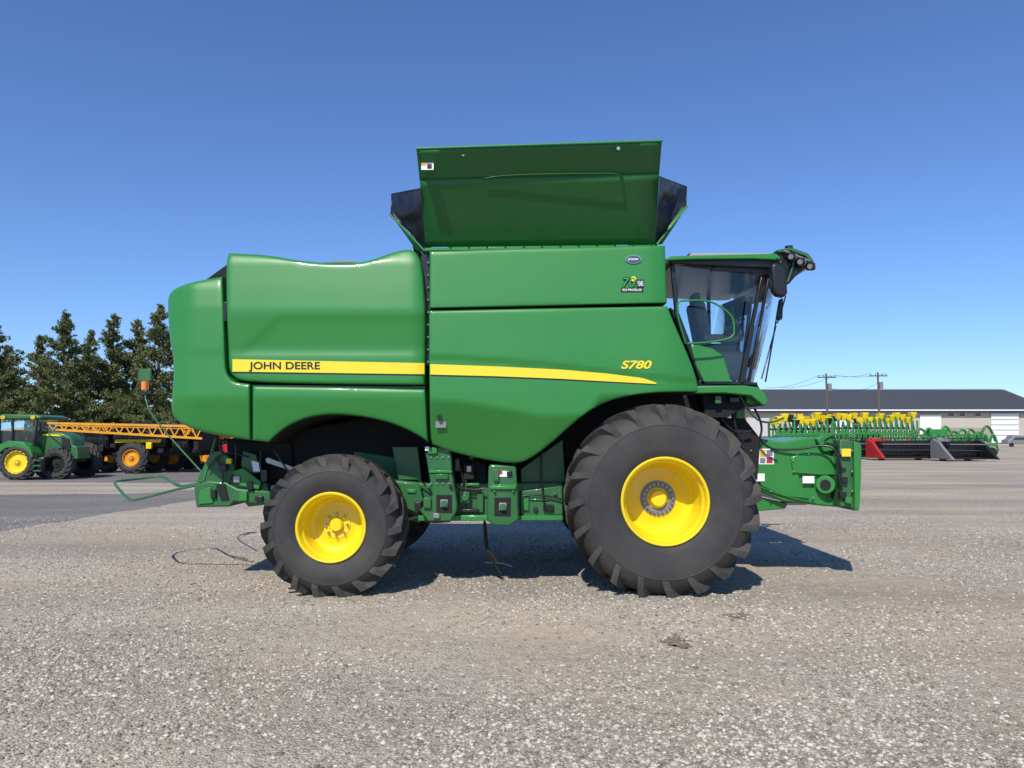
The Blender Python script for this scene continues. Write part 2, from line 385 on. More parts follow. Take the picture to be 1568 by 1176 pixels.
for i,(u,v) in enumerate(((1241,408),(1226,401),(1212,393))):
    cyl('work_lamp_%d'%i,P(u-5,v,cn-.06),P(u+5,v,cn-.06),.05,BLACK,C,18,bv=.008)
    cyl('work_lamp_lens_%d'%i,P(u+5,v,cn-.06),P(u+6.2,v,cn-.06),.043,STEEL,C,18)
    cyl('work_lamp_bezel_%d'%i,P(u-1,v,cn-.115),P(u-1,v,cn-.10),.03,GREY,C,18)
tube('visor_bracket',[P(1200,384,cn-.04),P(1222,392,cn-.04),P(1240,400,cn-.04)],.014,GREY,C)
tube('visor_strut',[P(1206,432,cn-.02),P(1212,415,cn-.02),P(1216,400,cn-.02)],.012,GREEN2,C)
cyl('gps_antenna_post',P(1208,384,1.3),P(1208,377,1.3),.05,BLACK,C)
def beam(name,uv0,uv1,y,w,m=BLACK,d=.06):
    (u0,v0),(u1,v1)=uv0,uv1; L=math.hypot(u1-u0,v1-v0); nx,ny=-(v1-v0)/L*w/2,(u1-u0)/L*w/2
    prism(name,[(u0+nx,v0+ny),(u1+nx,v1+ny),(u1-nx,v1-ny),(u0-nx,v0-ny)],y,y+d,m,C,.006)
for s,y in (('near',cn),('far',cf-.06)):
    beam('rear_pillar_'+s,(1030,402),(1037,480),y,6); beam('rear_pillar_low_'+s,(1036,478),(1078,588),y,7)
    beam('door_pillar_'+s,(1168,424),(1152,500),y,5); beam('door_pillar_low_'+s,(1152,498),(1136,588),y,8)
    beam('front_pillar_'+s,(1178,424),(1164,500),y+.05,3.5); beam('front_pillar_low_'+s,(1164,500),(1147,588),y+.05,3.5)
    beam('top_rail_'+s,(1030,402),(1095,409),y,6); beam('top_rail_front_'+s,(1090,410),(1198,415),y,9)
    beam('sill_'+s,(1070,586),(1160,589),y,7)
def glassp(name,pts,y):
    bm=bmesh.new(); bm.faces.new([bm.verts.new(P(u,v,y)) for u,v in pts]); mesh_obj(name,bm,GLASS,C,False)
gl=[(1032,404),(1095,410),(1166,424),(1152,500),(1136,586),(1076,586),(1037,480)]
glassp('door_glass_near',gl,cn+.03)
far=[P(u,v,cn+.03) for u,v in gl]
bm=bmesh.new(); bm.faces.new([bm.verts.new(mir(p)) for p in far]); mesh_obj('door_glass_far',bm,GLASS,C,False)
bm=bmesh.new(); rows=[]
edge=[(1192,418),(1194,445),(1190,480),(1181,520),(1170,560),(1160,590)]
side=[(1170,424),(1166,445),(1159,480),(1152,520),(1144,560),(1138,590)]
for (eu,ev),(su,sv) in zip(edge,side):
    row=[]
    for k in range(13):
        t=-1+2*k/12; y=YC+t*(YC-cn-.05)
        ex=P(eu,ev,cn+.25); sx=P(su,sv,cn+.05)
        w=(1-abs(t)**3.0); x=sx.x+(ex.x-sx.x)*w; row.append(bm.verts.new((x+.06*w,y,ex.z*w+sx.z*(1-w))))
    rows.append(row)
for a,b in zip(rows,rows[1:]):
    for k in range(12): bm.faces.new((a[k],a[k+1],b[k+1],b[k]))
mesh_obj('windshield',bm,GLASS,C,True,60)
cabpoly('cab_floor',[(1070,586),(1160,588),(1164,596),(1072,596)],cn,cf,BLACK)
prism('door_glass_reflection',[(1058,530),(1068,528),(1092,534),(1108,545),(1120,585),(1078,585),(1066,560)],cn-.02,cn+.02,GREEN,C,.01)  # green plate standing in for a reflection in the door glass
cabpoly('cab_rear_wall_low',[(1026,470),(1040,480),(1078,586),(1066,586)],cn+.1,cf-.1,DARK)
box('seat_cushion',P(1090,538,1.55),(.5,.52,.15),SEAT,C,.05)
box('seat_back',P(1070,496,1.6),(.16,.48,.58),SEAT,C,.06,Matrix.Rotation(math.radians(-10),3,'Y'))
box('head_rest',P(1064,459,1.6),(.10,.28,.15),SEAT,C,.04)
box('seat_pedestal',P(1088,572,1.7),(.4,.45,.35),BLACK,C,.03)
box('armrest_console',P(1106,518,1.15),(.5,.16,.09),TAN,C,.03)
box('armrest_keypad',P(1118,512,1.1),(.14,.14,.06),BLACK,C,.015)
cyl('control_lever',P(1124,512,1.15),P(1127,496,1.15),.02,BLACK,C,10); cyl('control_knob',P(1127,498,1.15),P(1128,490,1.15),.035,GREY,C,12,bv=.01)
box('instructor_seat',P(1076,522,2.5),(.16,.4,.4),SEAT,C,.05)
cyl('steering_column',P(1134,585,1.8),P(1126,510,1.8),.04,BLACK,C)
sw=P(1125,505,1.8); tube('steering_wheel',[sw+Vector((.10*math.cos(t*math.pi/8)*1.0,.22*math.sin(t*math.pi/8),.16*math.cos(t*math.pi/8))) for t in range(16)],.018,BLACK,C,True)
box('display_monitor',P(1134,474,1.05),(.05,.24,.17),BLACK,C,.02,Matrix.Rotation(math.radians(25),3,'Z'))
box('display_arm',P(1137,497,1.08),(.03,.04,.32),BLACK,C,.01)
box('right_console',P(1100,560,1.25),(.6,.25,.35),TAN,C,.05)
box('operator_head_liner',P(1095,413,1.8),(1.1,1.6,.06),TAN,C,.02)
for i,u in enumerate((1085,1135)): box('far_window_post_%d'%i,P(u,470,2.72),(.05,.05,1.4),BLACK,C,.01)
tube('grab_rail',[P(1050,526,.66),P(1040,495,.62),P(1037,475,.6),P(1038,461,.6),P(1052,460,.6),P(1085,460,.6),P(1105,470,.6),P(1121,484,.6),P(1124,495,.6),P(1124,524,.6),P(1052,526,.6)],.012,GREEN,C,False)
tube('door_handle_rail',[P(1150,455,.7),P(1147,490,.68),P(1140,525,.7)],.010,BLACK,C)
prism('mirror_head',[(1181,405),(1186,402),(1200,404),(1205,410),(1207,448),(1202,455),(1190,452),(1184,445)],.50,.62,BLACK,C,.03)
tube('mirror_arm',[P(1186,396,cn),P(1194,396,.55),P(1196,404,.56)],.016,BLACK,C)
tube('convex_mirror_stem',[P(1203,453,.6),P(1196,480,.7),P(1190,495,.8)],.008,BLACK,C)
prism('convex_mirror',[(1194,458),(1200,456),(1199,488),(1192,492),(1190,480)],.85,.9,BLACK,C,.015)
tube('front_rail',[P(1190,480,1.0),P(1184,520,1.0),P(1172,585,1.0)],.010,BLACK,C)
tube('wiper_arm',[P(1188,500,1.4),P(1180,530,1.3),P(1166,580,1.2)],.010,BLACK,C)
# under cab platform
prism('cab_platform',[(1064,591),(1140,590),(1160,593),(1172,602),(1177,615),(1170,622),(1150,606),(1110,602),(1064,603)],.62,cf,GREEN,C,.015)
prism('cab_platform_frame',[(1075,604),(1150,606),(1150,618),(1112,640),(1080,640)],.8,cf-.1,DARK,C,.01)
for i,(u,v,w,h,m_) in enumerate(((1100,612,10,12,GREEN2),(1125,612,16,8,BLACK),(1150,611,14,14,GREEN),(1168,612,8,10,GREEN2),(1102,632,9,10,STEEL),(1116,628,12,16,BLACK),(1134,630,14,22,GREEN2),(1085,614,12,10,GREEN),(1092,628,6,14,GREEN2),(1142,622,8,8,STEEL))):
    prism('platform_bracket_%d'%i,[(u-w/2,v-h/2),(u+w/2,v-h/2),(u+w/2,v+h/2),(u-w/2,v+h/2)],.70+.03*i,.9+.03*i,m_,C,.01)
tube('platform_rail',[P(1130,600,.75),P(1150,640,.8),P(1180,650,.9),P(1200,640,1.0)],.012,GREEN2,C)
# ---- belly / chassis
prism('belly_core',[(440,660),(560,640),(700,660),(880,640),(960,605),(1110,605),(1120,690),(1080,745),(870,770),(860,786),(650,786),(600,770),(450,730),(350,710),(345,672)],1.05,2*YC-1.05,DARK,C,.02)  # all dark: wheel-well shade is put into the core's colour
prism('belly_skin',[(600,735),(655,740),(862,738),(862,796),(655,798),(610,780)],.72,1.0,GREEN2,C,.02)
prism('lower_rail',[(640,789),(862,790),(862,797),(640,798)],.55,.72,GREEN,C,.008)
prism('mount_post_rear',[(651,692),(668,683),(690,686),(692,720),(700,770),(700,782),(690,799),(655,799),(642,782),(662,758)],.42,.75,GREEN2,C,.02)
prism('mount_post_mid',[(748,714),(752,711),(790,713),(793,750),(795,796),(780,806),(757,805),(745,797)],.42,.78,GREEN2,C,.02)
prism('post_rib_mid',[(752,742),(791,742),(791,746),(752,746)],.40,.43,GREEN,C,.004)
prism('post_rib_rear',[(657,720),(692,720),(692,724),(657,724)],.40,.43,GREEN,C,.004)
prism('post_recess_shade_mid',[(757,762),(782,762),(782,790),(757,790)],.41,.43,DARK,C,.003)  # raised dark plate, paints the shade of a hollow in the post
prism('post_recess_shade_rear',[(668,758),(692,758),(692,785),(668,785)],.41,.43,DARK,C,.003)  # same on the rear post: hollow's shade painted as a dark plate
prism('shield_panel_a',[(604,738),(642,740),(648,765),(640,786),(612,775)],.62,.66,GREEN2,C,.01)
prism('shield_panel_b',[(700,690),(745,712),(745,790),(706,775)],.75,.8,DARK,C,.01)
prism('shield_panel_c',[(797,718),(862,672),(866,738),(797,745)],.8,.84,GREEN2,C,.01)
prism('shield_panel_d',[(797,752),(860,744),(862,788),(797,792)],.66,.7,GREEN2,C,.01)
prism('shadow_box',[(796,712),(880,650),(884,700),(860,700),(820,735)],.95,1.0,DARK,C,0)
prism('well_plate',[(600,684),(640,684),(646,735),(610,735)],.8,.9,GREEN2,C,.01)
for i,(u,v,w,h,y,m_) in enumerate(((718,722,16,24,.6,DARK),(718,718,8,10,.57,STEEL),(724,742,20,4,.6,GREEN),(712,762,14,18,.62,GREEN2),(760,728,8,18,.38,GREEN2),(662,690,14,10,.38,GREEN),(676,730,20,8,.38,GREEN2),(770,776,12,12,.39,GREY),(680,771,12,12,.39,GREY),(735,770,10,30,.66,GREEN2),(630,752,14,6,.6,GREEN),(654,770,12,16,.38,GREEN2),(826,765,30,3,.64,GREEN2),(770,747,40,5,.39,GREEN),(720,782,26,5,.6,BLACK),(840,778,16,10,.62,DARK),(806,770,8,24,.63,GREEN),(712,740,6,30,.66,GREEN2),(700,712,8,20,.6,BLACK),(668,790,10,8,.38,GREY),(780,725,8,8,.39,BLACK),(640,776,10,14,.5,BLACK))):
    prism('chassis_fitting_%d'%i,[(u-w/2,v-h/2),(u+w/2,v-h/2),(u+w/2,v+h/2),(u-w/2,v+h/2)],y,y+.08,m_,C,.008)
for i,(u,v,r,y) in enumerate(((770,776,.035,.36),(680,771,.035,.36),(722,700,.03,.6),(712,762,.04,.6),(655,745,.02,.38),(690,745,.02,.38),(786,752,.014,.38),(757,752,.014,.38),(820,780,.03,.63),(850,756,.02,.63))):
    cyl('chassis_pin_%d'%i,P(u,v,y),P(u,v,y+.05),r,[GREEN2,GREEN2,BLACK][i%3],C,16,bv=.004)
decal('chassis_label_a',762,721,777,730,.415,WHITE,C); decal('chassis_label_b',651,684,657,690,.375,WHITE,C)
decal('reflector_label',763,721,769,726,.41,RED,C)
for i,pts in enumerate(([(742,700),(744,760),(741,810),(744,840),(756,862),(768,878)],[(665,690),(672,715),(662,740),(668,770)],[(700,700),(712,735),(705,765),(716,790)],[(780,715),(800,700),(820,690),(850,665)],[(650,770),(640,790),(655,802),(690,798)],[(830,690),(826,730),(835,780)],[(420,690),(440,720),(450,735),(500,760)],[(640,735),(660,745),(664,780),(640,800)],[(700,745),(722,752),(742,748)],[(800,760),(830,755),(860,765)])):
    tube('hose_%d'%i,[P(u,v,.62 if i else .95) for u,v in pts],.011 if i else .014,BLACK,C)
prism('hanging_strap',[(741,800),(744.5,800),(748,838),(763,860),(759,862),(744,842)],.9,.93,DARK,C,0)
prism('strap_foot',[(742,862),(770,863),(784,868),(768,868),(766,880),(762,868)],1.2,1.25,BLACK,C,0)
for i in range(8):
    cyl('chassis_bolt_%d'%i,P(660+(i%4)*9,700+(i//4)*40,.40),P(660+(i%4)*9,700+(i//4)*40,.43),.010,STEEL,C,8)
# axles
fx,fz=1.65,1.02; rx,rz=-1.95,.74
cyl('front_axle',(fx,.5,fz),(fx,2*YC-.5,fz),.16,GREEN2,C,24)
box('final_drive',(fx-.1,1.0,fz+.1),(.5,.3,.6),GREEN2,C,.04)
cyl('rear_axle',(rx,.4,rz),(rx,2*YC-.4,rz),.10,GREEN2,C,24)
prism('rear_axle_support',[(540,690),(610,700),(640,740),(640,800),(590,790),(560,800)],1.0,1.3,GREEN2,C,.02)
tube('steer_cylinder',[P(640,790,.9),P(600,800,.9)],.03,STEEL,C)
wheel(C,'front_right_',fx,-.02,fz,1.065,.466,.80,20,1,.48,.2,bolts=20)
wheel(C,'front_left_',fx,2*YC+.02,fz,1.065,.466,.80,20,-1,.48,.2,bolts=20)
wheel(C,'rear_right_',rx,0,rz,.785,.367,.64,18,1,.34,.15,bolts=8)
wheel(C,'rear_left_',rx,2*YC,rz,.785,.367,.64,18,-1,.34,.15,bolts=8)
cyl('valve_stem',(fx+.22,.36,fz-.36),(fx+.22,.28,fz-.36),.012,BLACK,C,8)
# ---- rear chopper/tailboard
prism('chopper_housing',[(352,676),(445,676),(450,730),(412,745),(380,728),(352,712)],1.0,2*YC-1.0,DARK,C,.02)
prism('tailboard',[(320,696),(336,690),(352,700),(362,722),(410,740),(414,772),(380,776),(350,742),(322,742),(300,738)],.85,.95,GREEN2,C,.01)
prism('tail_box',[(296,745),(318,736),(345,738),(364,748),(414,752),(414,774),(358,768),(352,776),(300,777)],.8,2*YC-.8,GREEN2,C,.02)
prism('tail_box_dark',[(330,742),(344,741),(350,765),(338,766)],.78,.81,DARK,C,.003)
prism('tail_box_dark_b',[(306,750),(322,746),(326,770),(304,772)],.78,.81,GREEN,C,.003)
prism('tail_plate_a',[(372,690),(392,696),(400,724),(380,726),(368,712)],.84,.9,GREEN2,C,.01)
prism('tail_plate_b',[(355,722),(372,716),(400,738),(396,750),(366,744)],.78,.82,GREEN,C,.01)
prism('silver_arm',[(406,703),(410,700),(452,716),(450,722),(408,709)],.8,.86,STEEL,C,.005)
prism('tail_label',[(385,705),(396,708),(398,722),(388,722)],.82,.83,WHITE,C,0)
for i,(u,v,w,h,m_) in enumerate(((350,706,8,8,YEL),(340,716,12,10,BLACK),(362,734,10,10,STEEL),(382,744,10,12,DARK),(396,764,12,8,BLACK),(326,756,8,14,BLACK),(372,760,12,14,GREEN),(404,728,10,18,BLACK))):
    prism('tail_fitting_%d'%i,[(u-w/2,v-h/2),(u+w/2,v-h/2),(u+w/2,v+h/2),(u-w/2,v+h/2)],.76,.82,m_,C,.006)
for i,pts in enumerate(([(330,700),(345,720),(340,745)],[(360,680),(365,710),(350,740)],[(400,690),(395,720),(410,750)],[(318,720),(330,700),(350,690),(380,700)])):
    tube('tail_hose_%d'%i,[P(u,v,.8) for u,v in pts],.010,BLACK,C)
tube('hinge_rod',[P(312,736,.85),P(322,700,.85),P(330,672,.9)],.014,GREEN,C)
tube('rear_guard_bar_near',[P(312,740,.95),P(296,744,1.0),P(268,750,1.1),P(214,764,1.25),P(205,766,1.3),P(198,765,1.4),P(190,758,1.5),P(178,744,1.65),P(175.5,740,1.75),P(178,737,1.9),P(186,736,2.1),P(215,733,2.35),P(243,729,2.45),P(252,731,2.4),P(262,738,2.2),P(272,744,1.9),P(300,744,1.5)],.016,GREEN2,C,smooth=False)
tube('rear_guard_cross',[P(262,738,2.2),P(280,744,1.6),P(306,740,1.2)],.014,GREEN2,C,smooth=False)
tube('lamp_stalk',[P(222,604,2.9),P(225,622,2.85),P(236,640,2.7),P(262,672,2.5),P(320,735,2.2)],.011,GREEN2,C)
cyl('amber_lamp',P(222,584,2.9),P(222,597,2.9),.05,ORLENS,C); box('lamp_bracket',P(222,600,2.9),(.12,.1,.04),BLACK,C)
box('lamp_plate',P(222,574,2.95),(.18,.03,.18),GREEN2,C,.005)
# ---- feeder house
prism('feeder_house',[(1132,676),(1160,671),(1200,677),(1225,671),(1258,669),(1290,678),(1290,777),(1262,775),(1200,768),(1164,752),(1158,735)],1.05,2*YC-1.05,GREEN,C,.02)
prism('feeder_frame',[(1286,672),(1316,677),(1320,684),(1319,730),(1316,782),(1306,782),(1302,776),(1286,776)],.85,2*YC-.85,GREEN2,C,.015)
prism('feeder_edge_flange',[(1308,676),(1318,679),(1319,730),(1316,781),(1309,781)],.80,.86,GREEN,C,.006)
prism('feeder_side_skin',[(1140,682),(1200,684),(1222,696),(1224,740),(1240,764),(1200,760),(1166,744),(1160,728)],1.02,1.06,GREEN,C,.008)
prism('feeder_top_bracket',[(1250,672),(1262,666),(1272,668),(1278,690),(1262,692)],.98,1.06,GREEN,C,.01)
cyl('feeder_shaft',P(1264,742,.95),P(1264,742,1.08),.11,GREEN,C,28,bv=.01); cyl('feeder_shaft_core',P(1264,742,.93),P(1264,742,1.0),.06,DARK,C,20)
prism('feeder_shield',[(1210,700),(1240,690),(1280,700),(1282,728),(1255,728),(1215,725)],1.0,1.05,GREEN,C,.015)
prism('feeder_pocket_shade',[(1274,690),(1284,690),(1284,768),(1274,762)],1.02,1.05,DARK,C,.003)  # dark plate proud of the side, shade of a pocket painted on
tube('feeder_seam',[P(1166,746,1.03),P(1200,762,1.03),P(1250,770,1.03)],.008,GREEN,C)
for i,(u,v) in enumerate(((1292,692),(1292,712),(1294,735),(1292,758),(1300,766))): prism('feeder_latch_%d'%i,[(u-6,v-5),(u+5,v-4),(u+4,v+6),(u-5,v+4)],.80,.86,[GREY,GREEN2,BLACK,BLACK,GREEN][i],C,.006)
for i,(u,v) in enumerate(((1215,705),(1215,722),(1275,706),(1238,695),(1150,690),(1150,722),(1180,752),(1245,762),(1305,690),(1305,722),(1305,752))): cyl('feeder_bolt_%d'%i,P(u,v,.79 if u>1300 else .98),P(u,v,1.03),.010,STEEL,C,8)
tube('feeder_hose_a',[P(1180,688,1.0),P(1220,690,.95),P(1262,680,.9),P(1284,690,.8),P(1290,725,.78)],.013,BLACK,C)
tube('feeder_hose_b',[P(1262,676,.95),P(1275,665,.9),P(1286,680,.82),P(1282,730,.8),P(1290,750,.8)],.011,BLACK,C)
decal('feeder_label_a',1162,687,1185,711,1.015,WHITE,C); decal('feeder_label_art',1164,689,1172,699,1.011,ORANGE,C); decal('feeder_label_art2',1174,700,1183,709,1.011,RED,C)
decal('feeder_label_art3',1164,701,1172,709,1.011,GREY,C); decal('feeder_label_art4',1174,689,1183,698,1.011,GREY,C)
decal('feeder_label_b',1150,725,1171,737,1.010,WHITE,C); decal('feeder_label_b_art',1152,727,1160,735,1.006,ORANGE,C); decal('feeder_label_c',1229,729,1247,740,.995,WHITE,C); decal('feeder_label_d',1289,687,1303,699,.795,YELD,C)
tube('lift_cylinder',[P(1120,760,1.3),P(1175,772,1.3)],.05,GREEN,C); tube('lift_cylinder_rod',[P(1170,771,1.3),P(1235,770,1.3)],.025,STEEL,C)
prism('lift_bracket',[(1150,758),(1195,768),(1206,772),(1203,779),(1160,783),(1150,775)],1.15,1.3,GREEN,C,.01)
prism('feeder_pivot',[(1108,640),(1140,640),(1165,672),(1160,735),(1110,720)],1.0,2*YC-1.0,DARK,C,.01)
for i,pts in enumerate(([(1090,620),(1110,650),(1130,665),(1150,660)],[(1125,625),(1120,655),(1140,680)],[(1155,625),(1170,650),(1160,680),(1190,690)])):
    tube('cab_hose_%d'%i,[P(u,v,.9) for u,v in pts],.014,BLACK,C)

# ================================================================ GROUND
def gravel(name,c1,c2,c3,scale=55,bump=.5,tanf=.75,lo=.70,hi=1.18):
    m,N,L,b=new_mat(name); tc=N.new('ShaderNodeTexCoord')
    def vor(sc):
        v=N.new('ShaderNodeTexVoronoi'); v.inputs['Scale'].default_value=sc; L.new(tc.outputs['Object'],v.inputs['Vector'])
        cr=N.new('ShaderNodeValToRGB'); e=cr.color_ramp.elements
        e[0].color=(*c1,1); e[1].color=(*c3,1); k=e.new(.22); k.color=tuple(x*.84 for x in c2)+(1,); k=e.new(.8); k.color=tuple(x*1.1 for x in c2)+(1,)
        sp=N.new('ShaderNodeSeparateColor'); L.new(v.outputs['Color'],sp.inputs[0]); L.new(sp.outputs[0],cr.inputs[0]); return v,cr
    v,cra=vor(scale); vb,crb=vor(scale*.42)
    n0=N.new('ShaderNodeTexNoise'); n0.inputs['Scale'].default_value=2.3; n0.inputs['Detail'].default_value=5; L.new(tc.outputs['Object'],n0.inputs['Vector'])
    r0=N.new('ShaderNodeMapRange'); r0.inputs[1].default_value=.40; r0.inputs[2].default_value=.62; r0.inputs[4].default_value=.75; L.new(n0.outputs['Fac'],r0.inputs[0])
    cr=N.new('ShaderNodeMix'); cr.data_type='RGBA'; L.new(r0.outputs[0],cr.inputs[0]); L.new(cra.outputs[0],cr.inputs[6]); L.new(crb.outputs[0],cr.inputs[7])
    n1=N.new('ShaderNodeTexNoise'); n1.inputs['Scale'].default_value=.35; n1.inputs['Detail'].default_value=9; n1.inputs['Roughness'].default_value=.62
    L.new(tc.outputs['Object'],n1.inputs['Vector'])
    n2=N.new('ShaderNodeTexNoise'); n2.inputs['Scale'].default_value=9; n2.inputs['Detail'].default_value=8; n2.inputs['Roughness'].default_value=.75; L.new(tc.outputs['Object'],n2.inputs['Vector'])
    r1=N.new('ShaderNodeMapRange'); r1.inputs[1].default_value=.42; r1.inputs[2].default_value=.62
    L.new(n1.outputs['Fac'],r1.inputs[0])
    fine=N.new('ShaderNodeMix'); fine.data_type='RGBA'; fine.inputs[7].default_value=(c2[0]*1.04,c2[1]*.95,c2[2]*.84,1)
    mm=N.new('ShaderNodeMath'); mm.operation='MULTIPLY'; mm.inputs[1].default_value=tanf
    L.new(r1.outputs[0],mm.inputs[0]); L.new(mm.outputs[0],fine.inputs[0]); L.new(cr.outputs[2],fine.inputs[6])
    r2=N.new('ShaderNodeMapRange'); r2.inputs[1].default_value=.3; r2.inputs[2].default_value=.7; r2.inputs[3].default_value=lo; r2.inputs[4].default_value=hi
    L.new(n2.outputs['Fac'],r2.inputs[0])
    mp=N.new('ShaderNodeMapping'); mp.inputs['Scale'].default_value=(.06,.26,1); mp.inputs['Rotation'].default_value=(0,0,.25); L.new(tc.outputs['Object'],mp.inputs[0])
    n3=N.new('ShaderNodeTexNoise'); n3.inputs['Scale'].default_value=1.8; n3.inputs['Detail'].default_value=8; n3.inputs['Roughness'].default_value=.6; L.new(mp.outputs[0],n3.inputs['Vector'])
    r3=N.new('ShaderNodeMapRange'); r3.inputs[1].default_value=.35; r3.inputs[2].default_value=.65; r3.inputs[3].default_value=.74; r3.inputs[4].default_value=1.12
    L.new(n3.outputs['Fac'],r3.inputs[0])
    m1=N.new('ShaderNodeMath'); m1.operation='MULTIPLY'; L.new(r2.outputs[0],m1.inputs[0]); L.new(r3.outputs[0],m1.inputs[1])
    vm=N.new('ShaderNodeVectorMath'); vm.operation='SCALE'; L.new(fine.outputs[2],vm.inputs[0]); L.new(m1.outputs[0],vm.inputs['Scale'])
    L.new(vm.outputs[0],b.inputs['Base Color']); b.inputs['Roughness'].default_value=.95; b.inputs['Specular IOR Level'].default_value=.12
    ad=N.new('ShaderNodeMath'); ad.operation='MULTIPLY_ADD'; ad.inputs[1].default_value=-1; L.new(v.outputs['Distance'],ad.inputs[0]); L.new(n2.outputs['Fac'],ad.inputs[2])
    bp=N.new('ShaderNodeBump'); bp.inputs['Strength'].default_value=bump; bp.inputs['Distance'].default_value=.018
    L.new(ad.outputs[0],bp.inputs['Height']); L.new(bp.outputs[0],b.inputs['Normal'])
    return m
GR=gravel('gravel',(.19,.165,.135),(.47,.415,.335),(.62,.56,.47),60,.7)
bm=bmesh.new()
xs=[-900,-200,-60,-20,0,20,60,200,900]; ys=[-60,-8,0,20,60,150,400,1500]
g=[[bm.verts.new((x,y,0)) for y in ys] for x in xs]
for i in range(len(xs)-1):
    for j in range(len(ys)-1): bm.faces.new((g[i][j],g[i+1][j],g[i+1][j+1],g[i][j+1]))
mesh_obj('gravel_ground',bm,GR,None,False)
ASP=gravel('dusty_asphalt',(.14,.135,.125),(.225,.213,.195),(.29,.275,.25),70,.25,.4)
def patch(name,pts,z,m,jit=0,seed=1):
    rd=random.Random(seed)
    if jit:
        q=[]
        for i in range(len(pts)):
            a=Vector(pts[i]);b=Vector(pts[(i+1)%len(pts)]); n=max(1,min(160,int((b-a).length/.22)))
            ph=rd.random()*6
            nn=Vector((-(b-a).y,(b-a).x)).normalized(); Ln=(b-a).length
            for k in range(n):
                t=k/n; q.append(a.lerp(b,t)+nn*jit*(math.sin(t*Ln*1.3+ph)*.7+rd.uniform(-.6,.6)))
        pts=q
    bm=bmesh.new(); bm.faces.new([bm.verts.new((p[0],p[1],z)) for p in pts])
    bmesh.ops.triangulate(bm,faces=bm.faces[:])
    return mesh_obj(name,bm,m,None,False)
patch('asphalt_lane',[(-9.2,-9),(-9.35,4),(-9.3,6),(-9.0,9),(-8.4,13),(-6.5,18),(-2,21),(6,23),(6,30),(-10,29.5),(-60,30),(-60,-9)],.004,ASP,.14)
patch('gravel_island',[(-16,13.5),(-11,14.5),(-9.5,17),(-9,19.5),(-20,19.5),(-50,19.5),(-50,11.5)],.008,GR,.15,2)
STA=gravel('damp_gravel',(.10,.09,.07),(.21,.18,.135),(.33,.295,.24),60,.5)
for (u,v,a,b) in ((1035,983,.10,.11),(1130,943,.11,.07)):
    c=G(u,v); pts=[]
    for k in range(60):
        t=2*math.pi*k/60; r=1+.25*math.sin(3*t+u)+.15*math.sin(7*t)+.15*random.uniform(-1,1); pts.append((c.x+a*r*math.cos(t),c.y+b*r*math.sin(t)*1.6))
    patch('damp_stain',pts,.004,STA)
def stones(name,N,yr,smin,smax):
    m,Nn,L,b=new_mat('stone_chips'); at=Nn.new('ShaderNodeAttribute'); at.attribute_name='shade'
    cr=Nn.new('ShaderNodeValToRGB'); e=cr.color_ramp.elements; e[0].color=(.15,.13,.11,1); e[1].color=(.60,.55,.47,1); k=e.new(.5); k.color=(.38,.34,.28,1)
    L.new(at.outputs['Fac'],cr.inputs[0]); L.new(cr.outputs[0],b.inputs['Base Color']); b.inputs['Roughness'].default_value=.95; b.inputs['Specular IOR Level'].default_value=.15
    base=np.array([[1,0,0],[-1,0,0],[0,1,0],[0,-1,0],[0,0,1],[.6,.6,.5],[-.6,.5,.5],[.5,-.6,.5],[-.6,-.6,.4]],float)
    tris=np.array([[0,2,5],[2,4,5],[4,0,5],[2,1,6],[1,4,6],[4,2,6],[0,4,7],[4,3,7],[3,0,7],[4,1,8],[1,3,8],[3,4,8]])
    nv=len(base)
    M_=int(N*2.2)
    d=yr[0]+(yr[1]-yr[0])*rng.random(M_)**1.5
    x=(rng.random(M_)-.5)*1.5*(d+8.5)
    # stones gather in drifts, wheel-swept areas stay nearly bare
    dens=.5+.28*np.sin(x*1.1+.9*np.sin(d*.8))+.25*np.sin(d*1.7+x*.5+1.3)+.2*np.sin(x*3.1-d*2.3)
    keep=rng.random(M_)<np.clip(dens,.10,1); d=d[keep][:N]; x=x[keep][:N]; N=len(d)
    s=smin+(smax-smin)*rng.random(N)**3
    V=np.repeat(base[None],N,0)*(1+rng.normal(0,.16,(N,nv,3)))
    V*=s[:,None,None]*np.stack([rng.uniform(.7,1.3,N),rng.uniform(.7,1.2,N),rng.uniform(.4,.8,N)],1)[:,None,:]
    a=rng.random(N)*6.283; ca,sa=np.cos(a)[:,None],np.sin(a)[:,None]
    X=V[:,:,0]*ca-V[:,:,1]*sa; Y=V[:,:,0]*sa+V[:,:,1]*ca
    V=np.stack([X+x[:,None],Y+d[:,None],V[:,:,2]+.001],2).reshape(-1,3)
    T=(tris[None]+(np.arange(N)*nv)[:,None,None]).reshape(-1,3)
    me=bpy.data.meshes.new(name); me.vertices.add(len(V)); me.vertices.foreach_set('co',V.ravel())
    me.loops.add(T.size); me.loops.foreach_set('vertex_index',T.ravel().astype(np.int32))
    me.polygons.add(len(T)); me.polygons.foreach_set('loop_start',np.arange(0,T.size,3,dtype=np.int32)); me.polygons.foreach_set('loop_total',np.full(len(T),3,dtype=np.int32))
    me.update(); at2=me.attributes.new('shade','FLOAT','POINT'); at2.data.foreach_set('value',np.repeat(rng.random(N),nv).astype(np.float32))
    me.materials.append(m); o=bpy.data.objects.new(name,me); COL.objects.link(o)
stones('loose_gravel_stones',110000,(-4.6,8),.005,.020)

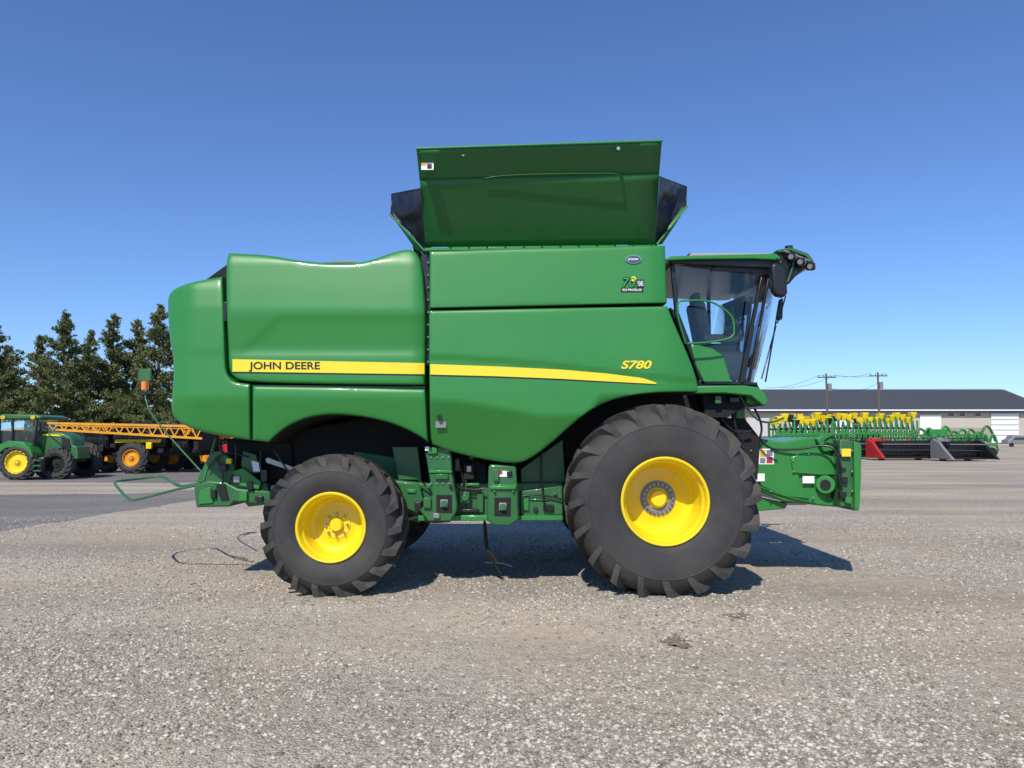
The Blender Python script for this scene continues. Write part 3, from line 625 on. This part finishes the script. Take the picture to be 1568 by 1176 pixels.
# ================================================================ TREES
def leafmat(n,a,b_):
    m,N,L,b=new_mat(n); tc=N.new('ShaderNodeTexCoord'); no=N.new('ShaderNodeTexNoise'); no.inputs['Scale'].default_value=.9; no.inputs['Detail'].default_value=5
    L.new(tc.outputs['Object'],no.inputs['Vector']); r=N.new('ShaderNodeMapRange'); r.inputs[1].default_value=.35; r.inputs[2].default_value=.65; L.new(no.outputs['Fac'],r.inputs[0])
    mx=N.new('ShaderNodeMix'); mx.data_type='RGBA'; mx.inputs[6].default_value=(*a,1); mx.inputs[7].default_value=(*b_,1); L.new(r.outputs[0],mx.inputs[0]); L.new(mx.outputs[2],b.inputs['Base Color']); b.inputs['Roughness'].default_value=.7
    b.inputs['Specular IOR Level'].default_value=.2
    return m
LEAF=leafmat('pine_needles',(.075,.105,.040),(.19,.205,.075)); BARK=mat('pine_bark',(.09,.065,.05),.95)
def pine(x,y,H,W,seed):
    rnd=random.Random(seed); e=parent_empty('pine_tree',(x,y,0))
    bm=bmesh.new(); prev=None
    def ctr(t): return Vector((x+math.sin(t*3+seed)*.2*t,y,H*t))
    for i in range(9):
        t=i/8; r=.24*(1-t)+.02; c=ctr(t); row=[bm.verts.new(c+Vector((r*math.cos(k*math.pi/4),r*math.sin(k*math.pi/4),0))) for k in range(8)]
        if prev:
            for k in range(8): bm.faces.new((prev[k],prev[(k+1)%8],row[(k+1)%8],row[k]))
        prev=row
    L=bmesh.new()
    nb=int(H*12)
    for b in range(nb):
        t=.06+.93*((b+rnd.random())/nb); a=rnd.random()*6.283
        whorl=.82+.30*math.sin(t*H*3.6+seed)          # branches grow in whorls: gaps between tiers
        env=(W*(1-t)**.95*(.85 if t<.12 else 1)+.14)*whorl
        ln=env*rnd.uniform(.6,1.28); up=rnd.uniform(.02,.34)+.75*t*t
        c=ctr(t); d=Vector((math.cos(a),math.sin(a),up)).normalized()
        tip=c+d*ln
        r=.05*(1-t)+.012; side=d.cross(Vector((0,0,1))).normalized()*r; upv=Vector((0,0,r))
        q=[bm.verts.new(c+side),bm.verts.new(c+upv),bm.verts.new(c-side),bm.verts.new(c-upv)]; tp=bm.verts.new(tip)
        for k in range(4): bm.faces.new((q[k],q[(k+1)%4],tp))
        nt=int(7+ln*19); sp=min(1,.45+ln*.35)
        for k in range(nt):
            s=rnd.uniform(.2,1.03); p=c+d*ln*s+Vector((rnd.gauss(0,.17),rnd.gauss(0,.17),rnd.gauss(0,.10)+.05))*(.6+.5*s)*sp
            for j in range(4):
                dv=(d*.5+Vector((rnd.gauss(0,.6),rnd.gauss(0,.6),rnd.gauss(.4,.5)))).normalized()*rnd.uniform(.18,.36)*(.6+.4*sp)
                sd=dv.cross(Vector((rnd.gauss(0,1),rnd.gauss(0,1),rnd.gauss(0,1)))).normalized()*rnd.uniform(.04,.075)
                L.faces.new((L.verts.new(p-sd),L.verts.new(p+sd),L.verts.new(p+dv)))
    mesh_obj('trunk_and_limbs',bm,BARK,e,True,60); mesh_obj('needle_crown',L,LEAF,e,False,recalc=False)
def tree_at(u,top,D,W,seed):
    y=CY+D; x=(u-784)/F*D; H=P(u,top,y).z; pine(x,y,H,W,seed)
tree_at(-16,482,58,4.0,1); tree_at(10,530,75,4.2,2); tree_at(97,480,60,4.6,3); tree_at(60,515,68,4.2,9); tree_at(168,482,64,4.4,4); tree_at(203,490,66,4.0,5); tree_at(238,468,60,4.6,6)
tree_at(134,508,70,4.4,10); tree_at(290,500,70,4.4,7)

# ================================================================ LEFT MACHINES
def Q(u,v,D): return P(u,v,CY+D)
T=parent_empty('farm_tractor',Q(45,735,29)*1.0); T.location.z=0
D=29
def small_wheel(par,pre,u,D,R,rim,W,m=YEL,n=16):
    p=Q(u,700,D); wheel(par,pre,p.x,CY+D,R-.02,R,rim,W,n,1,W*.3,.12,m,RUB,48,8,.05)
    wheel(par,pre+'far_',p.x,CY+D+2.4,R-.02,R,rim,W,n,-1,W*.3,.12,m,RUB,48,0,.05)
small_wheel(T,'rear_',24,D,.72,.44,.5); small_wheel(T,'front_',84,D+.5,.64,.34,.5,DARK)
prism('hood',[(56,666),(64,661),(92,662),(107,668),(112,677),(110,694),(90,700),(56,698)],CY+D+.8,CY+D+1.7,GREEN2,T,.06)
prism('hood_grille',[(94,668),(106,672),(108,690),(95,694)],CY+D+.77,CY+D+.82,BLACK,T,.01)
prism('hood_stripe',[(62,664),(90,665.5),(94,668),(62,667)],CY+D+.76,CY+D+.79,YELD,T,0)
prism('chassis',[(0,692),(108,694),(108,708),(60,716),(0,714)],CY+D+.7,CY+D+1.8,DARK,T,.03)
prism('nose_weights',[(106,680),(118,684),(120,702),(108,706)],CY+D+.8,CY+D+1.7,GREEN2,T,.03)
prism('cab_roof',[(-6,637),(4,634),(54,634.5),(64,638),(62,642),(-4,642)],CY+D+.3,CY+D+2.1,GREEN2,T,.05)
for i,(a,b) in enumerate((((0,643),(-2,690)),((20,643),(18,690)),((58,643),(50,690)))):
    for yy in (.4,1.95): tube('cab_post_%d_%d'%(i,int(yy*10)),[Q(*a,D+yy),Q(*b,D+yy)],.045,BLACK,T)
prism('cab_glass_body',[(0,643),(58,643),(51,684),(0,684)],CY+D+.45,CY+D+1.9,GLASS,T,0)
prism('cab_seat',[(18,660),(24,658),(27,674),(38,675),(38,690),(20,690)],CY+D+.9,CY+D+1.4,SEAT,T,.03)
prism('cab_console',[(40,668),(46,664),(50,690),(42,690)],CY+D+.9,CY+D+1.5,BLACK,T,.03)
prism('fender',[(-6,690),(0,680),(12,675),(34,677),(46,686),(50,700),(45,700),(38,690),(24,684),(8,686),(-4,696)],CY+D+.02,CY+D+.7,GREEN,T,.02)
prism('fuel_tank',[(50,700),(68,700),(66,722),(52,722)],CY+D+.2,CY+D+.7,BLACK,T,.05)
for k in range(3): prism('step_%d'%k,[(50,704+8*k),(62,704+8*k),(62,706+8*k),(50,706+8*k)],CY+D,CY+D+.25,GREEN2,T,0)
tube('exhaust',[Q(62,668,D+.7),Q(63,645,D+.7)],.06,BLACK,T)
tube('mirror_stalk',[Q(58,645,D+.3),Q(66,647,D-.1)],.025,BLACK,T); prism('side_mirror',[(63,646),(68,646),(68,658),(63,658)],CY+D-.15,CY+D-.1,BLACK,T,.01)
for k,u in enumerate((4,50)): cyl('roof_lamp_%d'%k,Q(u,639,D+.3),Q(u,639,D+.2),.08,YELD,T,12)
def sprayer(u0,D,wheels,L=7.5):
    S=parent_empty('field_sprayer',Q(u0,700,D)); S.location.z=0
    x0=Q(u0,700,D).x; y0=CY+D
    for i,wu in enumerate(wheels): small_wheel(S,'w%d_'%i,wu,D,.74,.38,.42,ORANGE,14)
    box('chassis_beam',(x0+L/2,y0+1.2,1.0),(L,1.0,.35),DARK,S,.04)
    box('tank_shell',(x0+L*.55,y0+1.2,1.75),(L*.42,1.9,1.15),BLACK,S,.3)
    box('tank_shroud',(x0+L*.22,y0+1.2,1.55),(L*.2,1.6,.9),BLACK,S,.12)
    box('tank_stripe',(x0+L*.55,y0+.245,1.5),(L*.34,.02,.14),YEL,S,0)
    box('pump_box',(x0+L*.85,y0+1.2,1.4),(L*.14,1.4,.8),DARK,S,.08)
    tube('drawbar',[(x0+.4,y0+1.2,.95),(x0-1.4,y0+1.2,.55)],.09,DARK,S)
    for side,yy in (('near',y0-.05),('far',y0+2.45)):
        bm=bmesh.new(); zb,zt=1.72,2.32; n=14
        def bar(a,b,w=.05):
            a=Vector(a);b=Vector(b);d=(b-a); M=Matrix.Translation((a+b)/2)@d.to_track_quat('Z','Y').to_matrix().to_4x4()@Matrix.Diagonal((w,w,d.length,1))
            r=bmesh.ops.create_cube(bm,size=1); bmesh.ops.transform(bm,matrix=M,verts=r['verts'])
        xa,xb=x0-.6,x0+L+.3
        bar((xa,yy,zt),(xb,yy,zt-.15),.10); bar((xa+.4,yy,zb+.3),(xb,yy,zb-.1),.10); bar((xa+.2,yy+.25,zt-.1),(xb,yy+.25,zt-.3),.07)
        for k in range(n):
            xk=xa+(xb-xa)*k/n; xk2=xa+(xb-xa)*(k+.5)/n; xk3=xa+(xb-xa)*(k+1)/n
            z1=zt-.15*k/n; z2=zb+.3-.4*k/n
            bar((xk,yy,z1),(xk2,yy,z2),.045); bar((xk2,yy,z2),(xk3,yy,z1),.045)
        mesh_obj('boom_truss_'+side,bm,ORANGE,S,False)
    box('rear_rack',(x0+L,y0+1.2,1.7),(.25,2.4,1.3),DARK,S,.04)
    tube('boom_lift_arm',[(x0+L*.9,y0+.5,1.2),(x0+L*.95,y0+.3,2.0),(x0+L*.7,y0+.2,2.2)],.05,DARK,S)
    for k in range(7): box('valve_block_%d'%k,(x0+L*.2+k*.55,y0+.15,1.05+.12*(k%3)),(.25,.15,.2+.1*(k%2)),[GREY,BLACK,DARK,RED,BLACK,YEL,DARK][k],S,.02)
    for k in range(4): tube('boom_hose_%d'%k,[(x0+L*.2*k,y0-.02,2.1),(x0+L*(.2*k+.1),y0-.05,1.55),(x0+L*(.2*k+.2),y0-.02,1.95)],.025,BLACK,S)
sprayer(92,34,(127,200),6.2)
sprayer(205,37,(262,318),5.0)
R_=parent_empty('red_implement',Q(365,700,36)); R_.location.z=0
prism('implement_body',[(335,684),(350,678),(375,678),(386,690),(384,706),(340,706)],CY+36,CY+37.5,RED,R_,.06)
prism('implement_frame',[(330,704),(390,704),(390,712),(330,712)],CY+36.2,CY+37.3,DARK,R_,.04)
small_wheel(R_,'w_',360,36,.4,.2,.25,GREY,10)

# ================================================================ RIGHT BACKGROUND
B=parent_empty('metal_warehouse',(80,150-8,0))
y0=142.; y1=y0+30; X0=44.; X1=109.
zE=Q(1400,628,150).z; zR=Q(1500,597,165).z
bm=bmesh.new()
def quad(bm,*p): return bm.faces.new([bm.verts.new(q) for q in p])
quad(bm,(X0,y0,0),(X1,y0,0),(X1,y0,zE),(X0,y0,zE)); quad(bm,(X1,y0,0),(X1,y1,0),(X1,y1,zE),(X1,y0,zE)); quad(bm,(X0,y0,0),(X0,y1,0),(X0,y1,zE),(X0,y0,zE)); quad(bm,(X0,y1,0),(X1,y1,0),(X1,y1,zE),(X0,y1,zE))
for X in (X0,X1): bm.faces.new([bm.verts.new(q) for q in ((X,y0,zE),(X,y1,zE),(X,(y0+y1)/2,zR))])
mesh_obj('walls',bm,BEIGE,B,False)
bm=bmesh.new(); ym_=(y0+y1)/2
quad(bm,(X0-1,y0-1,zE-.25),(X1+1,y0-1,zE-.25),(X1+1,ym_,zR+.1),(X0-1,ym_,zR+.1)); quad(bm,(X0-1,y1+1,zE-.25),(X1+1,y1+1,zE-.25),(X1+1,ym_,zR+.1),(X0-1,ym_,zR+.1))
o=mesh_obj('roof',bm,ROOFM,B,False); so=o.modifiers.new('s','SOLIDIFY'); so.thickness=.25
bm=bmesh.new()
for k in range(110):
    X=X0+(X1-X0)*k/109; a=Vector((X,y0-1,zE-.10)); b=Vector((X,ym_,zR+.25)); d=b-a
    M=Matrix.Translation((a+b)/2)@d.to_track_quat('Z','Y').to_matrix().to_4x4()@Matrix.Diagonal((.05,.05,d.length,1)); r=bmesh.ops.create_cube(bm,size=1); bmesh.ops.transform(bm,matrix=M,verts=r['verts'])
mesh_obj('roof_seams',bm,ROOFM,B,False)
def wbx(name,u0,v0,u1,v1,m,d=.15,off=.1): 
    return prism(name,[(u0,v0),(u1,v0),(u1,v1),(u0,v1)],y0-off-d,y0-off,m,B,0)
wbx('eave_trim',1150,627,1606,629,DOORW,.3,1.0)
for i,(a,b,c,d,m_) in enumerate(((1409,635,1441,668,DOORW),(1518,633,1560,678,DOORW),(1210,636,1240,668,DOORW),(1280,636,1312,668,DOORW),(1575,634,1600,678,DOORW),(1140,640,1185,668,WALLM))):
    wbx('door_%d'%i,a,b,c,d,m_)
for i,u in enumerate((1453,1470,1494)): wbx('window_frame_%d'%i,u-.8,632.2,u+8.8,637.6,DOORW,.1,.05); wbx('window_%d'%i,u,633,u+8,637,WIN,.1,.16)
wbx('brick_base',1441,655,1518,679,mat('tan_block',(.32,.28,.22),.85),.12,.06)
for i in range(4): wbx('door_line_%d'%i,1518,642+i*8,1560,642.6+i*8,GREY,.05,.27)
def pole(u,top,D,arm=True):
    e=parent_empty('utility_pole',Q(u,690,D)); e.location.z=0
    p=Q(u,top,D); cyl('pole',(p.x,p.y,0),p,.17,WOOD,e,10,.11)
    if arm:
        box('crossarm',(p.x,p.y-.15,p.z-.5),(2.4,.12,.14),WOOD,e,.01)
        for k in (-1,-.4,.5,1.05): cyl('insulator_%d'%int(k*10+20),(p.x+k,p.y-.15,p.z-.43),(p.x+k,p.y-.15,p.z-.2),.06,GREY,e,8)
        cyl('transformer',(p.x+.4,p.y,p.z-2.2),(p.x+.4,p.y,p.z-1.3),.25,GREY,e,14)
    return p,e
pa,ea=pole(1265,572,95); pb,eb=pole(1344,570,98)
def wire(a,b,sag,par,r=.02):
    pts=[a.lerp(b,t/12)-Vector((0,0,sag*4*(t/12)*(1-t/12))) for t in range(13)]; tube('wire',pts,r,BLACK,par)
for k in (-1,1.0):
    o_=Vector((k,-.15,-.2)); wire(pa+o_,pb+o_,.35,ea); wire(pa+o_,Vector((38+k,100,8.9)),.6,ea)
wire(pb+Vector((0,0,-1.4)),pa+Vector((0,0,-1.6)),.9,eb)
pole(1140,585,108,False)
def planter(u0,u1,D,rows,seed=1,hz=0.6):
    rnd=random.Random(seed)
    a=Q(u0,690,D); b=Q(u1,690,D); e=parent_empty('row_planter',((a.x+b.x)/2,a.y,0)); W=b.x-a.x
    box('toolbar',((a.x+b.x)/2,a.y+.6,1.1),(W,.2,.2),GREEN2,e,.02); box('toolbar_upper',((a.x+b.x)/2,a.y+1.0,2.0+hz*.6),(W*.96,.15,.15),GREEN2,e,.02)
    box('frame_centre',((a.x+b.x)/2,a.y+1.4,1.6),(W*.25,1.0,1.1),GREEN2,e,.08)
    for i in range(rows):
        x=a.x+W*(i+.5)/rows; zz=2.6+hz+rnd.uniform(-.35,.2)
        box('unit_frame_%d'%i,(x,a.y+.2,.8),(.16,.9,.35),GREEN2,e,.02)
        bm=bmesh.new()
        bmesh.ops.create_cone(bm,cap_ends=True,segments=4,radius1=.20,radius2=.40,depth=.55); bmesh.ops.rotate(bm,verts=bm.verts,matrix=Matrix.Rotation(math.pi/4+rnd.uniform(-.3,.3),3,'Z'))
        bmesh.ops.translate(bm,verts=bm.verts,vec=(x,a.y+.2,zz)); o=mesh_obj('hopper_%d'%i,bm,YEL if rnd.random()<.8 else BLACK,e,False); bevel(o,.04)
        box('hopper_lid_%d'%i,(x,a.y+.2,zz+.31),(.56,.5,.06),BLACK if i%3==0 else YEL,e,.02)
        cyl('opener_disc_%d'%i,(x-.04,a.y+.1,.34),(x+.04,a.y+.1,.34),.33,STEEL,e,18)
        cyl('gauge_tire_%d'%i,(x-.22,a.y-.1,.3),(x-.12,a.y-.1,.3),.28,BLACK,e,16)
        tube('mast_%d'%i,[(x+.2,a.y-.1,.9),(x+.25,a.y-.1,2.2+hz+rnd.uniform(-.4,.7))],.08,GREEN,e)
        tube('mast_b_%d'%i,[(x-.25,a.y,1.0),(x-.1,a.y-.05,2.0+hz+rnd.uniform(0,.5))],.07,GREEN2,e)
        tube('brace_%d'%i,[(x-.3,a.y-.12,1.1),(x+.3,a.y-.1,2.2+hz*.5)],.07,GREEN,e)
        tube('parallel_arm_%d'%i,[(x-.35,a.y-.15,1.5+hz*.4),(x+.4,a.y-.15,1.7+hz*.5)],.07,GREEN,e)
        tube('seed_tube_%d'%i,[(x,a.y+.2,2.3+hz),(x+.15,a.y-.2,1.7),(x,a.y+.1,.8)],.04,BLACK,e)
        if i%4==1: box('red_marker_%d'%i,(x,a.y-.18,1.3),(.25,.05,.3),RED,e,.01)
    for s in (0,1): 
        x=a.x if s==0 else b.x; cyl('gauge_wheel_%d'%s,(x,a.y+1.2,.45),(x,a.y+1.5,.45),.45,BLACK,e,20); box('end_mast_%d'%s,(x,a.y+.7,1.8),(.15,.2,1.5+hz),GREEN2,e,.02)
planter(1183,1275,58,11,seed=1,hz=.45); planter(1282,1405,66,15,seed=2,hz=.75); planter(1200,1330,72,12,seed=5,hz=.8)
def tillage(u0,u1,D,seed):
    a=Q(u0,690,D); b=Q(u1,690,D); e=parent_empty('tillage_implement',((a.x+b.x)/2,a.y,0)); W=b.x-a.x; rnd=random.Random(seed)
    for k in range(3): box('frame_rail_%d'%k,((a.x+b.x)/2,a.y+k*.8,1.0+.4*k),(W,.16,.16),GREEN,e,.02)
    for i in range(9):
        x=a.x+W*(i+.5)/9
        tube('shank_%d'%i,[(x,a.y+.1,1.1),(x+.35,a.y,.9),(x+.35,a.y,.4),(x,a.y,.05)],.07,GREEN2,e)
        tube('spring_%d'%i,[(x,a.y+.4,1.2),(x+.2,a.y+.3,2.0+rnd.random()*.8),(x+.5,a.y+.3,1.2)],.09,GREEN,e)
        tube('wing_%d'%i,[(x-.6,a.y+.8,1.2),(x,a.y+.8,2.6+rnd.random()*1.4),(x+.7,a.y+.8,1.3)],.10,GREEN if i%2 else GREEN2,e)
    box('tillage_cover',(a.x+W*.3,a.y+1,2.0),(W*.25,.6,.6),GREEN,e,.06)
    cyl('support_wheel',(a.x+.6,a.y-.2,.42),(a.x+.6,a.y+.1,.42),.42,BLACK,e,20); cyl('support_wheel_b',(b.x-.6,a.y-.2,.42),(b.x-.6,a.y+.1,.42),.42,BLACK,e,20)
tillage(1412,1528,60,3)
def header(u0,u1,D,endm,seed):
    a=Q(u0,690,D); b=Q(u1,690,D); e=parent_empty('grain_header',((a.x+b.x)/2,a.y,0)); W=b.x-a.x; y=a.y
    bm=bmesh.new(); prof=[(0,.25),(.2,.12),(1.2,.2),(1.5,.35),(1.55,1.35),(1.45,1.4),(1.35,.45),(1.1,.3),(.2,.22)]
    A=[bm.verts.new((a.x,y+p[0],p[1])) for p in prof]; Bv=[bm.verts.new((b.x,y+p[0],p[1])) for p in prof]; n=len(prof)
    bm.faces.new(A); bm.faces.new(Bv[::-1])
    for i in range(n): bm.faces.new((A[i],A[(i+1)%n],Bv[(i+1)%n],Bv[i]))
    mesh_obj('trough',bm,BLACK,e,False)
    for s,x in ((0,a.x-.08),(1,b.x+.08)):
        bm=bmesh.new(); pr=[(-1.1,.15),(-.2,.75),(.5,1.3),(1.3,1.55),(1.6,1.3),(1.6,.15)]
        A=[bm.verts.new((x-.1,y+p[0],p[1])) for p in pr]; Bv=[bm.verts.new((x+.1,y+p[0],p[1])) for p in pr]; bm.faces.new(A); bm.faces.new(Bv[::-1])
        for i in range(6): bm.faces.new((A[i],A[(i+1)%6],Bv[(i+1)%6],Bv[i]))
        o=mesh_obj('end_shield_%d'%s,bm,endm if s==0 else BLACK,e,False); bevel(o,.05)
    cyl('reel_tube',(a.x+.2,y+.3,1.15),(b.x-.2,y+.3,1.15),.09,DARK,e,12)
    for k in range(6):
        t=k*math.pi/3; yy=y+.3+.5*math.cos(t); zz=1.15+.5*math.sin(t); tube('reel_bat_%d'%k,[(a.x+.2,yy,zz),(b.x-.2,yy,zz)],.03,GREY if k%2 else BLACK,e)
    bm=bmesh.new()
    for k in range(6):
        t=k*math.pi/3
        for i in range(int(W/.3)):
            x=a.x+.3+i*.3; r=bmesh.ops.create_cube(bm,size=1); bmesh.ops.transform(bm,matrix=Matrix.Translation((x,y+.3+.5*math.cos(t),1.15+.5*math.sin(t)-.13))@Matrix.Diagonal((.02,.02,.24,1)),verts=r['verts'])
    mesh_obj('reel_tines',bm,BLACK,e,False)
    for k in (.2,.8):
        cyl('transport_wheel_%d'%int(k*10),(a.x+W*k,y+1.2,.33),(a.x+W*k,y+1.45,.33),.33,BLACK,e,18)
    box('gearbox_shield',(a.x+.5,y+1.2,1.45),(.9,.5,.3),endm,e,.06)
header(1345,1440,53,RED,1); header(1448,1512,51,GREY,2); header(1240,1335,56,BLACK,3)
V=parent_empty('parked_car',Q(1558,672,120)); V.location.z=0
prism('car_body',[(1543,672),(1544,666),(1549,664),(1553,659),(1570,659),(1575,665),(1580,667),(1580,673)],CY+120,CY+121.8,GREY,V,.08)
prism('car_windows',[(1551,664),(1554.5,660.5),(1569,660.5),(1572,664)],CY+119.95,CY+121.85,WIN,V,0)
for k,u in enumerate((1549,1573)): p=Q(u,675,120); cyl('car_wheel_%d'%k,(p.x,p.y-.05,.35),(p.x,p.y+.2,.35),.35,BLACK,V,16)
for n_ in ('car_body','car_windows'):
    o=bpy.data.objects[n_]; zmin=min(v.co.z for v in o.data.vertices)
    dz=(.35 if n_=='car_body' else 1.15)-zmin
    for v in o.data.vertices: v.co.z+=dz

# ================================================================ LIGHT, SKY, CAMERA
sd=Vector((-.30,-.92,1.0)).normalized()
w=bpy.data.worlds.new('World'); scene.world=w; w.use_nodes=True
N=w.node_tree.nodes; L=w.node_tree.links; bg=N['Background']
sk=N.new('ShaderNodeTexSky'); sk.sky_type='NISHITA'; sk.sun_disc=False
sk.sun_elevation=math.asin(sd.z); sk.sun_rotation=math.atan2(sd.x,sd.y)
sk.air_density=1.0; sk.dust_density=.2; sk.ozone_density=3.0; sk.altitude=200
tint=N.new('ShaderNodeVectorMath'); tint.operation='MULTIPLY'; tint.inputs[1].default_value=(.92,1.18,1.62)
L.new(sk.outputs[0],tint.inputs[0]); L.new(tint.outputs[0],bg.inputs[0]); bg.inputs[1].default_value=.095
sl=bpy.data.lights.new('sun','SUN'); sl.energy=4.7; sl.angle=math.radians(.5); sl.color=(1,.94,.85)
so=bpy.data.objects.new('sun',sl); COL.objects.link(so); so.rotation_euler=(-sd).to_track_quat('-Z','Y').to_euler(); so.location=(-10,-20,30)
cam=bpy.data.cameras.new('camera'); cam.sensor_width=36; cam.lens=F/1568*36; cam.clip_start=.1; cam.clip_end=4000
co=bpy.data.objects.new('camera',cam); COL.objects.link(co); co.location=(0,CY,CZ); co.rotation_euler=(math.pi/2+PHI,0,0)
scene.camera=co
